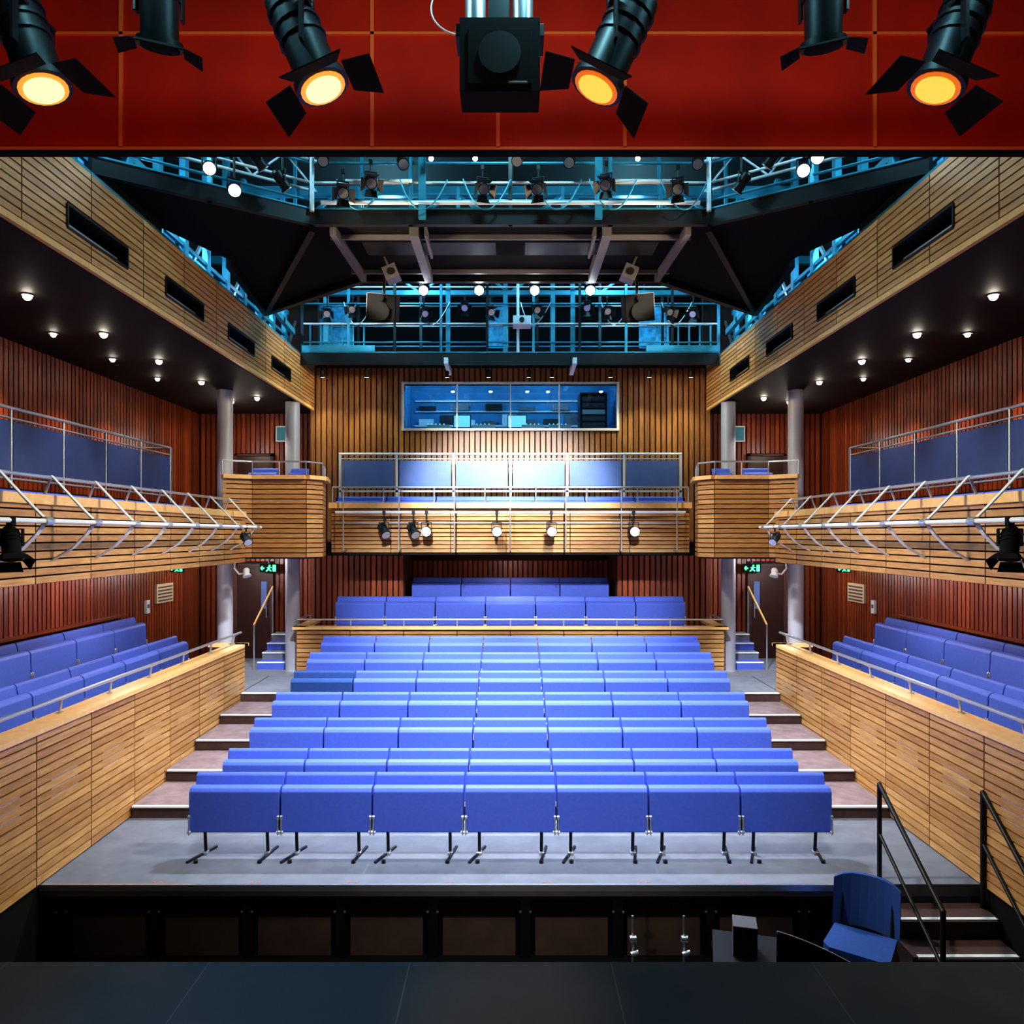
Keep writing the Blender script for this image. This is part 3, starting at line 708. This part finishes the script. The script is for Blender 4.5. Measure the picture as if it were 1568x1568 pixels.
for s in (-1,1):
    fixture('gallery_lantern',(s*4.24,6.3,-0.10),(-s*0.3,-0.3,-0.9),0.85,M_MATT,True,0.12,finm=M_MATT,bl=0.7)
    fixture('gallery_lantern',(s*4.24,11.9,-0.08),(-s*0.5,-0.5,-0.5),0.7,M_STEEL,False,0.12)
    b=MB(); b.M=Matrix.Translation((s*1.92,11.2,3.42))@Matrix.Rotation(s*-0.1,4,'Y')@Matrix.Rotation(0.3,4,'X')
    b.box(-0.22,0.22,-0.18,0.18,-0.2,0.2,M_MATT); b.cyl((0,-0.18,-0.05),(0,-0.19,-0.05),0.13,M_MATT,20); b.cyl((0,-0.18,0.14),(0,-0.19,0.14),0.04,M_MATT,16)
    b.box(-0.02,0.02,-0.02,0.02,0.2,0.5,M_BLACK)
    b.done('loudspeaker',bevel=0.01)
    b=MB(); b.M=Matrix.Translation((s*1.68,10.5,3.68))@Matrix.Rotation(s*0.4,4,'Y')
    b.box(-0.10,0.10,-0.12,0.12,-0.1,0.1,M_GREY); b.cyl((0,-0.12,0),(0,-0.14,0),0.05,M_BLACK,16); b.box(-0.015,0.015,-0.02,0.02,0.1,0.27,M_GREY)
    b.done('infrared_emitter',bevel=0.008)
    for (x,y) in ((5.39,8.28),(5.41,9.87),(5.4,11.4),(5.4,12.97),(4.95,14.5),(6.08,9.87),(6.06,11.3),(6.04,12.7),(6.08,8.4),(5.6,14.9)):
        b=MB(); b.cyl((s*x,y,2.665),(s*x,y,2.68),0.06,M_GREY,16); b.sphere((s*x,y,2.655),0.046 if x<5.7 else 0.034,E_DOWN,12,8)
        b.done('downlight')
b=MB(); b.box(0.05,0.4,14.3,14.65,4.05,4.22,M_WHITE); b.cyl((0.22,14.3,4.13),(0.22,14.26,4.13),0.05,M_BLACK,16); b.cyl((0.22,14.5,4.2),(0.22,14.8,4.3),0.02,M_STEEL); b.cyl((0.15,14.7,3.6),(0.15,14.7,5.3),0.03,M_WHITE); b.done('projector',bevel=0.01)
def cable(name,pts,r=0.008,mat=M_BLACK):
    cu=bpy.data.curves.new(name,'CURVE');cu.dimensions='3D';cu.bevel_depth=r
    sp=cu.splines.new('NURBS');sp.points.add(len(pts)-1)
    for p,q in zip(sp.points,pts): p.co=(q[0],q[1],q[2]+ZO,1)
    sp.use_endpoint_u=True;sp.order_u=3
    cu.materials.append(mat);o=bpy.data.objects.new(name,cu);sc.collection.objects.link(o)
cable('cable',[(-0.28,3.7,2.98),(-0.36,3.65,2.7),(-0.4,3.6,2.52),(-0.3,3.6,2.42),(-0.22,3.6,2.42)],0.004,M_WHITE)
for x in (-2.2,-1.4,-0.6,0.3,1.0,1.9):
    cable('cable',[(x,9.4,4.5),(x+0.1,9.35,4.2),(x+0.3,9.35,4.05),(x+0.5,9.38,4.25),(x+0.6,9.42,4.5)],0.009,M_TEAL)
for x in (-3.3,-1.8,0.2,1.8,3.0):
    cable('cable',[(x,14.7,4.6),(x+0.1,14.7,4.2),(x+0.35,14.7,4.1),(x+0.6,14.7,4.6)],0.01,M_STEEL)

# ---------------------------------------------------------------- pit objects
b=MB(); b.M=Matrix.Translation((3.22,6.82,-4.25))@Matrix.Rotation(-0.62,4,'Z')
b.slab([(-0.22,-0.27,0.43),(0.22,-0.27,0.43),(0.28,-0.2,0.43),(0.27,0.22,0.43),(-0.27,0.22,0.43),(-0.28,-0.2,0.43)],0.08,M_SEAT2,nrm=(0,0,1))
# curved backrest made of vertical staves
n=8
for i in range(n):
    t0=-1+2*i/n;t1=-1+2*(i+1)/n
    f=lambda t,z:(0.29*t,0.30-0.09*t*t+(z-0.5)*0.16,z)
    tz=lambda t:0.97-0.05*t**4
    b.slab([f(t0,0.50),f(t1,0.50),f(t1,tz(t1)),f(t0,tz(t0))],0.045,M_SEAT2,nrm=(0,1,0))
for x in (-0.22,0.22):
    for y in (-0.2,0.2): b.cyl((x,y,0),(x,y,0.44),0.014,M_BLACK,8)
    b.cyl((x,0.2,0.4),(x,0.33,0.86),0.014,M_BLACK,8)
b.done('chair')
b=MB(); b.M=Matrix.Translation((2.25,6.35,-4.25))@Matrix.Rotation(-0.25,4,'Z')
b.slab([(-0.5,-0.3,0.62),(0.35,-0.3,0.62),(0.55,-0.1,0.62),(0.3,0.3,0.62),(-0.5,0.3,0.62)],0.03,M_BLACK)
for x in (-0.42,0.3):
    for y in (-0.22,0.22): b.cyl((x,y,0),(x,y,0.62),0.02,M_BLACK,8)
b.done('pit_desk')
b=MB(); b.M=Matrix.Translation((2.02,6.4,-3.6))@Matrix.Rotation(-0.25,4,'Z')
b.box(-0.1,0.1,-0.1,0.1,0,0.26,M_GREY); b.box(-0.095,0.095,-0.105,-0.1,0.005,0.255,M_MATT); b.cyl((0,-0.105,0.1),(0,-0.11,0.1),0.07,M_BLACK,16); b.cyl((0,-0.105,0.2),(0,-0.11,0.2),0.03,M_BLACK,12)
b.done('monitor_speaker',bevel=0.008)
b=MB(); pts=[]
n=12
for i in range(n+1):
    t=i/n; pts.append((2.12+0.62*t,5.9-0.1*t,-3.16-0.14*t-0.10*t*t))
for a,c in zip(pts[:-1],pts[1:]): b.slab([a,c,(c[0],c[1]+0.02,-3.66),(a[0],a[1]+0.02,-3.66)],0.015,M_BLACK)
for a,c in zip(pts[:-1],pts[1:]): b.cyl(a,c,0.008,M_STEEL,6)
b.box(2.3,2.6,5.82,5.93,-4.25,-3.5,M_BLACK)
b.done('music_desk')
for x in (1.17,1.66):
    b=MB(); b.cyl((x,7.1,-4.25),(x,7.1,-3.65),0.012,M_STEEL,8)
    b.cyl((x-0.03,7.08,-3.86),(x+0.03,7.08,-3.86),0.03,M_STEEL,10); b.cyl((x-0.02,7.06,-4.0),(x+0.05,7.06,-3.98),0.025,M_STEEL,10)
    for k in range(3):
        t=2*math.pi*k/3; b.cyl((x,7.1,-4.12),(x+0.2*math.cos(t),7.1+0.2*math.sin(t),-4.245),0.01,M_BLACK,6)
    b.done('microphone_stand')

# ---------------------------------------------------------------- lights
def spot(name,loc,tgt,e,col,ang,blend=0.6,r=0.15):
    l=bpy.data.lights.new(name,'SPOT');l.energy=e;l.color=col;l.spot_size=math.radians(ang);l.spot_blend=blend;l.shadow_soft_size=r
    o=bpy.data.objects.new(name,l);o.location=(loc[0],loc[1],loc[2]+ZO)
    d=Vector(tgt)-Vector(loc);o.rotation_euler=d.to_track_quat('-Z','Y').to_euler();sc.collection.objects.link(o)
def point(name,loc,e,col,r=0.2):
    l=bpy.data.lights.new(name,'POINT');l.energy=e;l.color=col;l.shadow_soft_size=r
    o=bpy.data.objects.new(name,l);o.location=(loc[0],loc[1],loc[2]+ZO);sc.collection.objects.link(o)
COOL=(0.88,0.92,1.0)
for x in (-2.4,-0.8,0.8,2.4):
    spot('house_light_front',(x,5.6,4.6),(x*0.9,10.7,-3.0),2100,COOL,54,1.0,0.25)
for x in (-1.36,0.0,1.25):
    spot('house_light_back',(x,11.9,3.7),(x*1.2,11.0,-3.0),1700,COOL,85,0.9,0.12)
spot('floor_light',(0,9.3,3.7),(0,8.0,-3.5),900,COOL,56,0.9,0.15)
for x in (-1.3,1.3):
    spot('balcony_light',(x,9.3,3.7),(x*0.5,15.0,0.9),4600,(0.88,0.93,1.0),32,0.9,0.2)
    spot('parterre_light',(x,5.6,3.4),(x*1.3,15.4,-1.55),4600,COOL,24,0.9,0.15)
for x in (-3.85,-2.95,-1.3,-0.45,0.38,2.05,2.85,3.7):
    spot('wall_washer_light',(x,15.15,3.2),(x,15.9,1.2),70,(0.95,0.90,0.52),80,0.7,0.05)
for s in (-1,1):
    for y in (7.5,11.0):
        spot('slat_light',(-s*2.2,y,3.6),(s*4.7,y+0.3,-1.7),1800,(1.0,0.88,0.70),56,1.0,0.2)
    spot('aisle_light',(s*1.6,7.6,3.2),(s*5.0,14.2,-2.7),4200,(0.88,0.93,1.0),16,0.7,0.1)
    spot('turret_light',(-s*0.5,9.7,3.6),(s*4.2,13.4,0.5),1200,(1,0.88,0.66),32,0.8,0.2)
    spot('parapet_light',(-s*3.0,9.0,3.3),(s*4.2,9.5,3.2),380,(1,0.80,0.50),110,0.8,0.2)
    spot('parapet_light_back',(-s*1.0,12.0,3.4),(s*4.2,14.6,3.1),850,(1,0.86,0.60),45,0.8,0.2)
    for y in (8.4,9.87,11.3,12.7):
        spot('downlight_beam',(s*5.9,y,2.5),(s*6.88,y,0.9),170,(1,0.68,0.42),64,1.0,0.06)
    for y in (8.28,9.87,11.4,12.97):
        spot('downlight_beam',(s*5.4,y,2.55),(s*5.4,y,0),100,(0.95,0.93,1),70,0.6,0.04)
    spot('downlight_beam',(s*4.95,14.5,2.5),(s*4.9,14.6,0),90,(1,0.9,0.8),90,0.6,0.04)
    point('under_gallery_light',(s*5.8,8.0,-0.62),36,(1,0.80,0.72),0.1)
    point('under_gallery_light',(s*5.8,11.3,-0.62),50,(1,0.80,0.72),0.1)
    point('under_gallery_light',(s*5.6,15.0,-0.6),60,(0.95,0.93,1),0.1)
    point('upper_lobby_light',(s*5.8,15.4,1.9),16,(1,0.85,0.75),0.1)
    point('grid_work_light',(s*4.3,7.6,5.6),280,(0.34,0.80,1),0.2)
    point('grid_work_light',(s*5.1,10.4,4.7),70,(0.25,0.7,1),0.1)
    point('grid_work_light',(s*5.1,13.2,4.7),70,(0.25,0.7,1),0.1)
    point('grid_work_light',(s*2.2,13.6,5.8),230,(0.28,0.78,1),0.2)
    point('grid_work_light',(s*2.5,16.1,5.8),170,(0.2,0.65,1),0.2)
point('grid_work_light',(0,8.3,5.8),260,(0.34,0.82,1),0.2)
point('parterre_recess_light',(0,15.4,-0.6),25,(1,0.75,0.65),0.1)
for x in (-1.4,1.0): point('control_room_light',(x,16.55,3.5),70,(0.35,0.72,1),0.03)
for x in (-3.0,0.0,3.0): spot('header_light',(x*0.8,2.2,0.3),(x,5.0,2.6),95,(1,0.5,0.3),66,1.0,0.3)
spot('stage_warm_light',(-0.05,4.0,1.9),(-0.03,4.1,-2.6),900,(1,0.5,0.28),20,1.0,0.1)
spot('stage_cyan_light',(-2.6,4.0,2.2),(-1.5,4.2,-2.6),900,(0.22,0.66,1),34,1.0,0.1)
spot('pit_fill',(0,5.0,-2.9),(0,7.45,-4.0),40,(1,0.8,0.65),140,1.0,0.1)  # unseen lamp added to bring up the brown pit panels
for x,e in ((-1.75,22),(1.56,22),(-0.06,45),(-0.95,12),(0.5,12),(-2.4,12),(2.2,12)): point('lantern_edge_light',(x+0.22,3.3,3.05),e,(0.35,0.85,1),0.06)  # unseen cyan points added to put highlights on the lantern bodies

w=bpy.data.worlds.new('world');sc.world=w;w.use_nodes=True
w.node_tree.nodes['Background'].inputs[0].default_value=(0.35,0.42,0.6,1);w.node_tree.nodes['Background'].inputs[1].default_value=0.010

cam=bpy.data.cameras.new('camera');co=bpy.data.objects.new('camera',cam);sc.collection.objects.link(co)
co.location=(0,0,ZO);co.rotation_euler=(math.pi/2,0,0)
cam.sensor_width=36;cam.lens=1400/1932*36;cam.shift_x=3/1932;cam.shift_y=42/1932;cam.clip_start=0.05
sc.camera=co
